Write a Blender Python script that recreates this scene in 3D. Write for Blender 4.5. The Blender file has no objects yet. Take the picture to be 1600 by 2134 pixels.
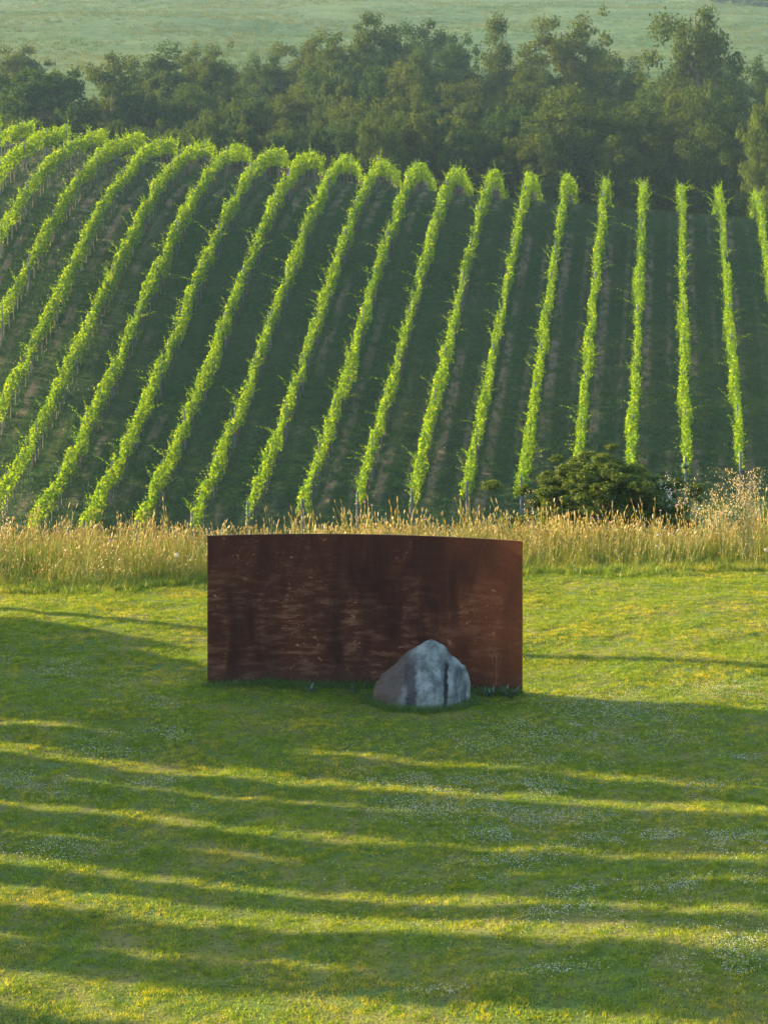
import bpy, math, random
import numpy as np
from mathutils import Vector, noise as mnoise

# ------------------------------------------------------------------ camera, sky, sun, exposure
F = 4800.0            # focal length in pixels of the 1600 px wide photograph
CAMZ, HOR = 7.75, 200.0
SUN_AZ, SUN_EL = math.radians(18.0), math.radians(15.0)
scene = bpy.context.scene
cd = bpy.data.cameras.new('camera'); cam = bpy.data.objects.new('camera', cd)
scene.collection.objects.link(cam); scene.camera = cam
cd.sensor_fit = 'HORIZONTAL'; cd.sensor_width = 24.0; cd.lens = F / 1600 * 24.0
cd.shift_y = -(1067 - HOR) / 1600.0
cd.clip_start, cd.clip_end = 0.5, 3000
cam.location = (0, 0, CAMZ); cam.rotation_euler = (math.radians(90), 0, 0)

world = bpy.data.worlds.new('World'); scene.world = world; world.use_nodes = True
wn = world.node_tree; wn.nodes.clear()
sky = wn.nodes.new('ShaderNodeTexSky'); sky.sky_type = 'NISHITA'; sky.sun_disc = False
sky.sun_elevation = SUN_EL
to_sun = Vector((-math.cos(SUN_AZ), math.sin(SUN_AZ), math.tan(SUN_EL))).normalized()
sky.sun_rotation = math.atan2(to_sun.x, to_sun.y)
bg = wn.nodes.new('ShaderNodeBackground'); bg.inputs['Strength'].default_value = 0.115
wo = wn.nodes.new('ShaderNodeOutputWorld')
wn.links.new(sky.outputs[0], bg.inputs[0]); wn.links.new(bg.outputs[0], wo.inputs[0])

sl = bpy.data.lights.new('sun', 'SUN'); sl.energy = 5.0; sl.angle = math.radians(0.5); sl.color = (1.0, 0.78, 0.43)
so = bpy.data.objects.new('sun', sl); scene.collection.objects.link(so)
so.rotation_euler = (-to_sun).to_track_quat('-Z', 'Y').to_euler(); so.location = to_sun * 120

scene.view_settings.view_transform = 'Standard'; scene.view_settings.look = 'None'
scene.view_settings.gamma = 1.0; scene.view_settings.exposure = 2.5
scene.render.engine = 'CYCLES'
cy = scene.cycles
cy.max_bounces = 6; cy.diffuse_bounces = 3; cy.glossy_bounces = 2; cy.transmission_bounces = 4
cy.volume_bounces = 0; cy.transparent_max_bounces = 4
cy.use_denoising = True
cy.sample_clamp_indirect = 6.0

# ------------------------------------------------------------------ helpers
RNG = np.random.default_rng(7)
COL = scene.collection

def mesh_np(name, V, Fa, mat=None, smooth=False):
    V = np.asarray(V, np.float32); Fa = np.asarray(Fa, np.int32)
    me = bpy.data.meshes.new(name)
    me.vertices.add(len(V)); me.vertices.foreach_set('co', V.ravel())
    n, k = Fa.shape
    me.loops.add(n * k); me.loops.foreach_set('vertex_index', Fa.ravel())
    me.polygons.add(n); me.polygons.foreach_set('loop_start', np.arange(0, n * k, k, dtype=np.int32))
    me.polygons.foreach_set('use_smooth', np.full(n, smooth))
    me.update(calc_edges=True); me.validate(verbose=False)
    if mat is not None: me.materials.append(mat)
    return me

def link(name, me, parent=None, loc=None):
    o = bpy.data.objects.new(name, me); COL.objects.link(o)
    if parent is not None: o.parent = parent
    if loc is not None: o.location = loc
    return o

def tag(o, label=None, cat=None, group=None, kind=None):
    if label: o['label'] = label
    if cat: o['category'] = cat
    if group: o['group'] = group
    if kind: o['kind'] = kind
    return o

def empty(name, loc, label, cat, group=None, rz=0.0):
    o = bpy.data.objects.new(name, None); COL.objects.link(o)
    o.location = loc; o.rotation_euler = (0, 0, rz); o.empty_display_size = 0.3
    return tag(o, label, cat, group)

def join(parts):
    """[(V, quads), ...] -> one V, F (all faces with the same side count)"""
    Vs, Fs, off = [], [], 0
    for V, Fa in parts:
        Vs.append(V); Fs.append(np.asarray(Fa) + off); off += len(V)
    return np.concatenate(Vs), np.concatenate(Fs)

def unit(a):
    return a / np.maximum(np.linalg.norm(a, axis=1, keepdims=True), 1e-9)

def leaves(C, N, size, aspect=0.75, rng=RNG, down=0.0):
    """kite-shaped leaves (one folded quad each) centred at C facing N"""
    n = len(C); N = unit(N)
    T = rng.normal(size=(n, 3)); T[:, 2] -= down
    U = unit(T - (T * N).sum(1, keepdims=True) * N); W = np.cross(N, U)
    s = np.broadcast_to(np.asarray(size), (n,))[:, None]
    V = np.empty((n, 4, 3))
    V[:, 0] = C - U * s * .5; V[:, 2] = C + U * s * .5 - N * s * .08
    V[:, 1] = C + W * s * .5 * aspect - U * s * .08 + N * s * .07
    V[:, 3] = C - W * s * .5 * aspect - U * s * .08 + N * s * .07
    return V.reshape(-1, 3), np.arange(4 * n).reshape(n, 4)

def tube(P, R, sides=6):
    P = np.asarray(P, float); R = np.asarray(R, float); m = len(P)
    T = np.gradient(P, axis=0); T = unit(T)
    ref = np.where(np.abs(T[:, 2:3]) > .9, [[1., 0, 0]], [[0, 0, 1.]])
    A = unit(np.cross(T, ref)); B = np.cross(T, A)
    a = np.arange(sides) / sides * 2 * math.pi
    V = P[:, None] + R[:, None, None] * (np.cos(a)[None, :, None] * A[:, None] + np.sin(a)[None, :, None] * B[:, None])
    V = V.reshape(-1, 3)
    i = np.arange(m - 1)[:, None]; j = np.arange(sides)[None]
    jn = (j + 1) % sides
    Fa = np.stack([i * sides + j, i * sides + jn, (i + 1) * sides + jn, (i + 1) * sides + j], -1).reshape(-1, 4)
    return V, Fa

_NC = {}
def _rand(seed, shape):
    if (seed, shape) not in _NC: _NC[(seed, shape)] = np.random.default_rng(seed).uniform(-1, 1, shape)
    return _NC[(seed, shape)]

def noise1(s, seed, wl):
    r = _rand(seed, 4096)
    x = np.asarray(s) / wl + 1000.0; i = np.floor(x).astype(int); f = x - i; f = f * f * (3 - 2 * f)
    return r[i % 4096] * (1 - f) + r[(i + 1) % 4096] * f

def noise2(x, y, seed, wl):
    r = _rand(seed, (128, 128))
    x = np.asarray(x) / wl + 640.0; y = np.asarray(y) / wl + 640.0
    i = np.floor(x).astype(int); j = np.floor(y).astype(int); f = x - i; g = y - j
    f = f * f * (3 - 2 * f); g = g * g * (3 - 2 * g)
    a = r[i % 128, j % 128]; b = r[(i + 1) % 128, j % 128]; c = r[i % 128, (j + 1) % 128]; d = r[(i + 1) % 128, (j + 1) % 128]
    return (a * (1 - f) + b * f) * (1 - g) + (c * (1 - f) + d * f) * g

# ---- materials
class M:
    def __init__(s, name):
        s.m = bpy.data.materials.new(name); s.m.use_nodes = True; s.t = s.m.node_tree; s.t.nodes.clear()
        s.out = s.t.nodes.new('ShaderNodeOutputMaterial')
    def n(s, typ, **kw):
        nd = s.t.nodes.new(typ)
        for k, v in kw.items():
            if k in nd.inputs.keys(): s.set(nd.inputs[k], v)
            else: setattr(nd, k, v)
        return nd
    def set(s, sock, v):
        if hasattr(v, 'is_output'): s.t.links.new(v, sock)
        else: sock.default_value = v
    def math(s, op, a, b=0.0, c=None):
        nd = s.t.nodes.new('ShaderNodeMath'); nd.operation = op
        s.set(nd.inputs[0], a); s.set(nd.inputs[1], b)
        if c is not None: s.set(nd.inputs[2], c)
        return nd.outputs[0]
    def mix(s, f, a, b, typ='MIX'):
        nd = s.t.nodes.new('ShaderNodeMix'); nd.data_type = 'RGBA'; nd.blend_type = typ
        s.set(nd.inputs[0], f)
        for sock, v in ((nd.inputs[6], a), (nd.inputs[7], b)):
            if isinstance(v, tuple) and len(v) == 3: v = (*v, 1)
            s.set(sock, v)
        return nd.outputs[2]
    def noise(s, vec, scale, detail=3, rough=.55, dist=0.0):
        nd = s.t.nodes.new('ShaderNodeTexNoise')
        s.set(nd.inputs['Vector'], vec)
        nd.inputs['Scale'].default_value = scale; nd.inputs['Detail'].default_value = detail
        nd.inputs['Roughness'].default_value = rough; nd.inputs['Distortion'].default_value = dist
        return nd.outputs[0]
    def ramp(s, f, lo, hi):
        nd = s.t.nodes.new('ShaderNodeMapRange'); nd.interpolation_type = 'SMOOTHSTEP'
        s.set(nd.inputs[0], f); nd.inputs[1].default_value = lo; nd.inputs[2].default_value = hi
        return nd.outputs[0]
    def pos(s): return s.n('ShaderNodeNewGeometry').outputs['Position']
    def island(s): return s.n('ShaderNodeNewGeometry').outputs['Random Per Island']
    def vscale(s, vec, sc):
        nd = s.t.nodes.new('ShaderNodeMapping'); s.set(nd.inputs['Vector'], vec); nd.inputs['Scale'].default_value = sc
        return nd.outputs[0]
    def sep(s, vec):
        nd = s.t.nodes.new('ShaderNodeSeparateXYZ'); s.set(nd.inputs[0], vec); return nd.outputs
    def surf(s, sh): s.t.links.new(sh, s.out.inputs['Surface']); return s.m
    def bump(s, h, strength, dist):
        nd = s.t.nodes.new('ShaderNodeBump'); s.set(nd.inputs['Height'], h)
        nd.inputs['Strength'].default_value = strength; nd.inputs['Distance'].default_value = dist
        return nd.outputs[0]
    def principled(s, col, rough=.8, spec=.3, normal=None, metallic=0.0):
        p = s.t.nodes.new('ShaderNodeBsdfPrincipled')
        s.set(p.inputs['Base Color'], (*col, 1) if isinstance(col, tuple) and len(col) == 3 else col)
        s.set(p.inputs['Roughness'], rough); p.inputs['Specular IOR Level'].default_value = spec
        p.inputs['Metallic'].default_value = metallic
        if normal is not None: s.set(p.inputs['Normal'], normal)
        return p.outputs[0]
    def leafy(s, col, tcol, trans=.4, gloss=.06, grough=.45):
        d = s.t.nodes.new('ShaderNodeBsdfDiffuse'); t = s.t.nodes.new('ShaderNodeBsdfTranslucent')
        s.set(d.inputs[0], col); s.set(t.inputs[0], tcol)
        mx = s.t.nodes.new('ShaderNodeMixShader'); mx.inputs[0].default_value = trans
        s.t.links.new(d.outputs[0], mx.inputs[1]); s.t.links.new(t.outputs[0], mx.inputs[2])
        sh = mx.outputs[0]
        if gloss:
            g = s.t.nodes.new('ShaderNodeBsdfGlossy'); g.inputs['Roughness'].default_value = grough
            g.inputs[0].default_value = (1, 1, 1, 1)
            m2 = s.t.nodes.new('ShaderNodeMixShader'); m2.inputs[0].default_value = gloss
            s.t.links.new(sh, m2.inputs[1]); s.t.links.new(g.outputs[0], m2.inputs[2]); sh = m2.outputs[0]
        return sh

def leaf_material(name, a, b, tr, trans=.4, gloss=.05, objvar=0.0, big=None, warm=None):
    """leaf colour between a and b per leaf; tr = factor from leaf colour to the colour of light passing through"""
    m = M(name)
    c = m.mix(m.island(), a, b)
    if big:
        c = m.mix(m.ramp(m.noise(m.pos(), big, 2), .35, .7), c, m.mix(1.0, c, (.62, .75, .7), 'MULTIPLY'))
    if objvar:
        r = m.n('ShaderNodeObjectInfo').outputs['Random']
        c = m.mix(m.math('MULTIPLY', r, objvar), c, m.mix(1.0, c, warm or (1.5, 1.12, .75), 'MULTIPLY'))
    t = m.mix(1.0, c, tr, 'MULTIPLY')
    return m.surf(m.leafy(c, t, trans, gloss))

# ------------------------------------------------------------------ terrain height
B_ROW, A0, DA = 0.125, -28.98, 2.466         # vine rows: X = A0 + k*DA + B_ROW*Y
_yy = np.arange(-120, 1200, 0.5)
_L = [(-120, 0), (39.3, 0), (41, -.35), (50, -4), (80, -13), (97, -14.6), (104, -13.5), (112, -10.9), (118.4, -8.5), (125, -5.6), (131, -2.9), (138, 0), (144, 1.9),
      (150, 2.95), (156, 3.35), (161, 3.0), (167, 1.3), (174, -1.2), (182, -3), (200, -2.5), (230, -.5), (300, 7), (600, 33), (680, 39), (800, 42), (1200, 43)]
_R = [(-120, 0), (39.3, 0), (41, -.3), (50, -3.5), (80, -9.5), (97, -11), (104, -10.2), (118, -7), (131, -3.8), (138, -2.0), (144, -.4),
      (149, .6), (153, .5), (158, -.6), (164, -2.6), (172, -4.6), (182, -5.2), (200, -4), (230, -1), (300, 6), (600, 32.3), (680, 38.5), (800, 42), (1200, 43)]
def _prof(p):
    z = np.interp(_yy, [q[0] for q in p], [q[1] for q in p])
    k = np.hanning(15); k /= k.sum()
    zs = np.convolve(np.pad(z, 7, mode='edge'), k, 'valid')
    return np.where(_yy < 35, z, zs)
_ZL, _ZR = _prof(_L), _prof(_R)
def ground(X, Y):
    X = np.asarray(X, float); Y = np.asarray(Y, float)
    t = np.clip((X + 16) / 30, -1.0, 1.8)
    z = np.interp(Y, _yy, _ZL) * (1 - t) + np.interp(Y, _yy, _ZR) * t
    lawn = np.clip((40 - Y) / 4, 0, 1)
    z = z + lawn * (.07 * noise2(X, Y, 11, 5.5) + .035 * noise2(X, Y, 12, 2.2) + .020 * noise2(X, Y, 19, .55) + .013 * noise2(X, Y, 20, .27))
    sm = lambda v: np.clip(v, 0, 1) ** 2 * (3 - 2 * np.clip(v, 0, 1))
    z = z + .40 * sm((X + 3.5) / 7.5) * sm((27.5 - Y) / 6.5)          # the lawn swells towards the near right
    mid = np.clip((Y - 44) / 20, 0, 1) * np.clip((175 - Y) / 8, 0, 1)
    z = z + mid * (.10 * noise2(X, Y, 13, 6) + .05 * noise2(X, Y, 14, 1.7))
    far = np.clip((Y - 172) / 40, 0, 1)
    z = z + far * (1.2 * noise2(X, Y, 15, 60) + .5 * noise2(X, Y, 16, 22) + .12 * noise2(X, Y, 17, 5))
    return z

def wpt(px, py, Y=None, Z=None):
    """photo pixel -> world point at distance Y, or on height Z"""
    if Y is None: Y = F * (CAMZ - (Z or 0.0)) / (py - HOR)
    return ((px - 800) / F * Y, Y, CAMZ - (py - HOR) * Y / F)

def sheet(name, x0, x1, y0, y1, nx, ny, mat, drop=0.0, xs=None, ys=None):
    if xs is None: xs = np.linspace(x0, x1, nx + 1); ys = np.linspace(y0, y1, ny + 1)
    nx, ny = len(xs) - 1, len(ys) - 1
    X, Y = np.meshgrid(xs, ys)
    V = np.stack([X, Y, ground(X, Y) - drop], -1).reshape(-1, 3)
    i = np.arange(ny)[:, None] * (nx + 1) + np.arange(nx)[None]
    Fa = np.stack([i, i + 1, i + nx + 2, i + nx + 1], -1).reshape(-1, 4)
    return tag(link(name, mesh_np(name, V, Fa, mat, True)), kind='structure')

# ---- ground materials
m = M('lawn_soil'); p = m.pos()
c = m.mix(m.ramp(m.noise(p, 1.3, 4), .35, .65), (.07, .11, .016), (.14, .13, .03))
c = m.mix(m.ramp(m.noise(p, 22, 3), .45, .75), c, (.035, .045, .014))
MAT_LAWN = m.surf(m.principled(c, .9, .1, m.bump(m.noise(p, 40, 3), .6, .03)))

m = M('meadow_soil'); p = m.pos()
c = m.mix(m.ramp(m.noise(p, .9, 4), .35, .65), (.04, .065, .016), (.09, .085, .03))
MAT_MEADOW = m.surf(m.principled(c, .9, .1, m.bump(m.noise(p, 8, 4), .7, .1)))

m = M('vineyard_soil'); p = m.pos(); x, y, z = m.sep(p)
a = m.math('SUBTRACT', m.math('SUBTRACT', x, m.math('MULTIPLY', y, B_ROW)), A0)
wob = m.math('MULTIPLY', m.math('SUBTRACT', m.noise(p, .5, 2), .5), .25)
fr = m.math('FRACT', m.math('ADD', m.math('DIVIDE', m.math('ADD', a, wob), DA), 20.0))
str1 = m.math('MULTIPLY', m.ramp(fr, .06, .14), m.math('SUBTRACT', 1.0, m.ramp(fr, .24, .36)))
str2 = m.math('MULTIPLY', m.ramp(fr, .60, .66), m.math('SUBTRACT', 1.0, m.ramp(fr, .70, .78)))
pn = m.ramp(m.noise(p, .085, 3, .6), .42, .62)
pf = m.ramp(m.noise(m.vscale(p, (1, .35, 1)), 2.2, 4, .65), .36, .6)
bare = m.math('MULTIPLY', m.math('MULTIPLY', m.math('ADD', str1, m.math('MULTIPLY', str2, .6)), pf), m.math('ADD', m.math('MULTIPLY', pn, .75), .02))
g = m.mix(m.ramp(m.noise(p, 3.0, 4, .6), .3, .7), (.011, .036, .004), (.021, .050, .006))
g = m.mix(m.math('MULTIPLY', m.ramp(m.noise(p, .25, 2), .45, .7), .6), g, (.036, .052, .017))
soil = m.mix(m.noise(p, 6, 3), (.13, .088, .058), (.21, .15, .10))
MAT_VINEYARD = m.surf(m.principled(m.mix(bare, g, soil), .95, .08, m.bump(m.noise(p, 5, 4, .7), .8, .15)))

m = M('hill_pasture'); p = m.pos()
n1 = m.noise(p, .035, 4, .6); n2 = m.noise(m.vscale(p, (.6, 1, 1)), .35, 5, .65); n3 = m.noise(m.vscale(p, (.5, 1, 1)), 1.4, 3, .6)
c = m.mix(m.ramp(n1, .35, .65), (.028, .070, .012), (.060, .094, .017))
c = m.mix(m.ramp(n2, .42, .72), c, (.092, .108, .030))
c = m.mix(m.ramp(n3, .5, .72), c, (.016, .040, .014))
MAT_PASTURE = m.surf(m.principled(c, .95, .08, m.bump(m.math('ADD', n2, m.math('MULTIPLY', n3, .5)), .9, .9)))

sheet('lawn', 0, 0, 0, 0, 0, 0, MAT_LAWN, 0.0, np.concatenate([np.linspace(-70, -9, 62)[:-1], np.arange(-9, 9, .09), np.linspace(9, 70, 62)]),
      np.concatenate([np.linspace(-60, 16, 60)[:-1], np.linspace(16, 38.6, 250)]))
sheet('meadow', -70, 70, 38.5, 97, 120, 120, MAT_MEADOW, .01)
sheet('vineyard_hill', -70, 70, 96.8, 172, 220, 150, MAT_VINEYARD, .02)
sheet('valley', -140, 140, 171.5, 262, 100, 60, MAT_PASTURE, .04)
sheet('pasture_hill', -420, 420, 261, 1150, 200, 240, MAT_PASTURE, .08)

# ------------------------------------------------------------------ curved rusted steel plate
PL, PR = np.array([-2.31, 30.17]), np.array([1.785, 29.81])
PHI = math.radians(16.0)
PH = 1.985
chord = np.linalg.norm(PR - PL); PRAD = chord / 2 / math.sin(PHI)
cdir = (PR - PL) / chord; nfront = np.array([cdir[1], -cdir[0]])      # toward the viewer
pcen = (PL + PR) / 2 + nfront * PRAD * math.cos(PHI)
def arc(tt, off=0.0):
    an = (tt * 2 - 1) * PHI
    return pcen[None] + (PRAD + off) * (np.sin(an)[:, None] * cdir[None] - np.cos(an)[:, None] * nfront[None])
nseg = 64; tt = np.linspace(0, 1, nseg + 1)
a_f, a_b = arc(tt), arc(tt, .03)
ring = np.concatenate([a_f, a_b[::-1]]); nr = len(ring)
V = np.concatenate([np.c_[ring, np.full(nr, -.15)], np.c_[ring, np.full(nr, PH)]])
Fq = [[i, (i + 1) % nr, nr + (i + 1) % nr, nr + i] for i in range(nr)]
Fq += [[nr + i, nr + i + 1, nr + nr - 2 - i, nr + nr - 1 - i] for i in range(nseg)]
Fq += [[nr - 1 - i, nr - 2 - i, i + 1, i] for i in range(nseg)]
m = M('weathered_steel'); p = m.pos()
x, y, z = m.sep(p)
brush = m.noise(m.vscale(p, (3.6, 3.6, 15)), 1.0, 3, .5, .35)
smear = m.noise(m.vscale(p, (2.6, 2.6, .9)), 1.0, 4, .55, .6)
spots = m.noise(m.vscale(p, (1, 1, 1.6)), 11.0, 3, .5, .8)
grain = m.noise(p, 55, 4, .7)
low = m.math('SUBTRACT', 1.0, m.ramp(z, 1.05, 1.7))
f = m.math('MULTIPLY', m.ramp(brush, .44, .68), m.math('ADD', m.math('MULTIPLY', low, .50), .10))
f = m.math('MULTIPLY', f, m.math('ADD', m.math('MULTIPLY', m.ramp(smear, .36, .62), .85), .15))
c = m.mix(m.ramp(smear, .3, .7), (.022, .0048, .0022), (.052, .0135, .0052))
c = m.mix(f, c, (.165, .080, .045))
c = m.mix(m.math('MULTIPLY', m.ramp(spots, .60, .72), m.ramp(smear, .48, .62)), c, (.27, .135, .070))
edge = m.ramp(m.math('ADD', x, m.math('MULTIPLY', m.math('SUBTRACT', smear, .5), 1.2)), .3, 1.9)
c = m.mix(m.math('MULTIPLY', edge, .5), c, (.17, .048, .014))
c = m.mix(m.math('MULTIPLY', m.math('SUBTRACT', 1.0, m.ramp(z, .0, .4)), .35), c, (.055, .036, .028))  # greyer sheen towards the plate's foot, painted into the colour
c = m.mix(1.0, c, m.mix(m.ramp(grain, .3, .7), (.72, .70, .70), (1.25, 1.22, 1.2)), 'MULTIPLY')
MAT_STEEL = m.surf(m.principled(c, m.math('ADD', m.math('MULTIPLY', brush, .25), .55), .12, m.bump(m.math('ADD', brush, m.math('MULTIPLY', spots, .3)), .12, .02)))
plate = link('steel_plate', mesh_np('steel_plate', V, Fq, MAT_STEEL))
tag(plate, 'large curved rust-brown steel plate standing upright on the lawn behind the boulder', 'sculpture')

# ------------------------------------------------------------------ boulder
K = 690.0
tl = np.array([0, .2, .28, .4, .55, .73, .88, .97, 1.0]); xl = (np.array([160, 152, 172, 222, 318, 436, 540, 612, 660]) - 582) / K
tr_ = np.array([0, .1, .3, .54, .68, .8, .92, .97, 1.0]); xr = (np.array([1008, 1008, 1012, 968, 906, 828, 762, 715, 672]) - 582) / K
td = np.array([0, .3, .6, .8, .93, 1.0]); yd = np.array([.44, .40, .23, .12, .05, 0.0])
nt, nth = 72, 150
ts = 1 - (1 - np.linspace(0, 1, nt)) ** 1.35
ts = np.linspace(-.12, 1, nt)
V = []
for t in ts:
    tc = max(t, 0)
    l = np.interp(tc, tl, xl); r = np.interp(tc, tr_, xr); d = np.interp(tc, td, yd)
    cx, w = (l + r) / 2, (r - l) / 2
    for j in range(nth):
        th = 2 * math.pi * j / nth
        co, si = math.cos(th), math.sin(th)
        e = 1.06
        X = cx + w * math.copysign(abs(co) ** e, co); Yv = d * math.copysign(abs(si) ** e, si)
        V.append((X, Yv, t * .94))
V = np.array(V)
for i, v in enumerate(V):
    P = Vector(v); fall = min(1, max(0, (1.0 - v[2] / .94) * 4 + .15))
    q = Vector((v[0], v[1], v[2] * .45))
    dsp = .038 * mnoise.fractal(q * 3.1 + Vector((3, 1, 7)), 1.0, 2.0, 3) - .014 * (mnoise.voronoi(q * 3.4)[0][0] - .3) + .020 * mnoise.fractal(q * 15, .7, 2.0, 4)
    dsp += .006 * mnoise.noise(P * 42)
    front = max(0, -v[1] / .3)
    bow = .31 - .12 * (v[2] - .45)                              # crack running down from the shoulder
    dsp -= .05 * math.exp(-((v[0] - bow) / .030) ** 2) * min(1, front) * (1 if v[2] < .62 else 0.2)
    dsp -= .025 * math.exp(-((v[0] + .17) / .09) ** 2) * min(1, front)
    dsp += .03 * math.exp(-((v[0] - .08 - .2 * (.9 - v[2]) * .3) / .07) ** 2) * min(1, front)
    dirv = np.array([v[0] * .25, v[1], .15]); dirv /= np.linalg.norm(dirv) + 1e-6
    V[i] = v + dirv * dsp * fall
V = np.vstack([V, [[float(V[-nth:, 0].mean()), float(V[-nth:, 1].mean()), .945]]])
i = np.arange(nt - 1)[:, None] * nth; j = np.arange(nth)[None]; jn = (j + 1) % nth
Fq = np.stack([i + j, i + jn, i + nth + jn, i + nth + j], -1).reshape(-1, 4)
top = len(V) - 1
V[:, 2] *= .865
V2 = V; base = (nt - 1) * nth
caps = np.array([[base + q, base + q + 1, base + (q + 2) % nth, top] for q in range(0, nth, 2)])
m = M('boulder_stone'); tcn = m.n('ShaderNodeTexCoord'); p = tcn.outputs['Object']; x, y, z = m.sep(p)
xw = m.math('ADD', x, m.math('MULTIPLY', m.math('SUBTRACT', m.noise(m.vscale(p, (3, 3, 1.0)), 2.6, 6, .68), .5), .20))
def band(c0, w): return m.math('SUBTRACT', 1.0, m.ramp(m.math('ABSOLUTE', m.math('SUBTRACT', xw, c0)), w * .55, w * 1.25))
streak = m.noise(m.vscale(p, (14, 14, 1.2)), 1.0, 4, .6)
st = m.ramp(streak, .40, .62)
gr = m.noise(p, 24, 4, .7)
c = m.mix(m.ramp(m.noise(p, 5, 4, .6), .35, .65), (.078, .094, .096), (.225, .250, .244))
c = m.mix(m.ramp(gr, .55, .72), c, (.085, .10, .105))
brown = m.mix(gr, (.042, .030, .026), (.095, .070, .060))
lf = m.math('SUBTRACT', 1.0, m.ramp(m.math('ADD', xw, m.math('MULTIPLY', z, -.25)), -.36, -.20))
c = m.mix(m.math('MULTIPLY', lf, .92), c, brown)
dk = m.math('MULTIPLY', band(-.14, .075), m.math('SUBTRACT', 1.0, m.ramp(z, .48, .68)))
c = m.mix(m.math('MULTIPLY', dk, .92), c, (.040, .036, .042))
dk = m.math('MULTIPLY', band(.31, .03), m.math('SUBTRACT', 1.0, m.ramp(z, .5, .6)))
c = m.mix(dk, c, (.022, .024, .028))
dk = m.math('MULTIPLY', m.math('MULTIPLY', band(.50, .09), st), m.math('SUBTRACT', 1.0, m.ramp(z, .42, .56)))
c = m.mix(m.math('MULTIPLY', dk, .85), c, (.035, .04, .045))
c = m.mix(m.math('MULTIPLY', m.math('MULTIPLY', m.ramp(streak, .56, .7), m.math('SUBTRACT', 1.0, m.ramp(z, .55, .8))), .6), c, (.075, .075, .08))
MAT_BOULDER = m.surf(m.principled(c, .85, .25, m.bump(m.math('ADD', gr, m.math('MULTIPLY', m.noise(p, 70, 3), .6)), 1.0, .03)))
bx, by, _ = wpt(878, 1470, Z=0)
bo = link('boulder', mesh_np('boulder', V2, np.vstack([Fq, caps]), MAT_BOULDER, True), None, (bx, 29.42, -.005))
tag(bo, 'pointed grey boulder with dark vertical stains in front of the rusted plate', 'boulder')

# ------------------------------------------------------------------ vineyard rows
MAT_VINE = leaf_material('vine_leaf', (.036, .118, .005), (.088, .178, .006), (3.6, 2.1, .16), .50, 0)
m = M('vine_bark'); MAT_BARK = m.surf(m.principled(m.mix(m.noise(m.pos(), 8, 3), (.05, .038, .028), (.12, .10, .08)), .9, .1))
m = M('post_paint'); MAT_POST = m.surf(m.principled(m.mix(m.noise(m.pos(), 5, 3), (.045, .055, .075), (.09, .10, .12)), .7, .2))
m = M('wire'); MAT_WIRE = m.surf(m.principled((.2, .2, .2), .5, .4))

def box(x0, x1, y0, y1, z0, z1):
    V = np.array([(x, y, z) for z in (z0, z1) for (x, y) in ((x0, y0), (x1, y0), (x1, y1), (x0, y1))], float)
    return V, np.array([[3, 2, 1, 0], [4, 5, 6, 7], [0, 1, 5, 4], [1, 2, 6, 5], [2, 3, 7, 6], [3, 0, 4, 7]])
PV, PF = tube([(0, 0, -.25), (0, 0, .9), (0, 0, 2.0), (0, 0, 2.02)], [.036, .034, .032, .004], 8)
POST = mesh_np('post', PV, PF, MAT_POST)
PV, PF = tube([(0, 0, -.25), (0, 0, .9), (0, 0, 1.75), (0, 0, 1.77)], [.055, .052, .05, .006], 8)
ENDPOST = mesh_np('end_post', PV, PF, MAT_POST)
ORD = ['first', 'second', 'third', 'fourth', 'fifth', 'sixth', 'seventh', 'eighth', 'ninth', 'tenth', 'eleventh', 'twelfth', 'thirteenth', 'fourteenth', 'fifteenth']
rowdir = np.array([B_ROW, 1.0]) / math.hypot(B_ROW, 1); rowperp = np.array([rowdir[1], -rowdir[0]])

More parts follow.
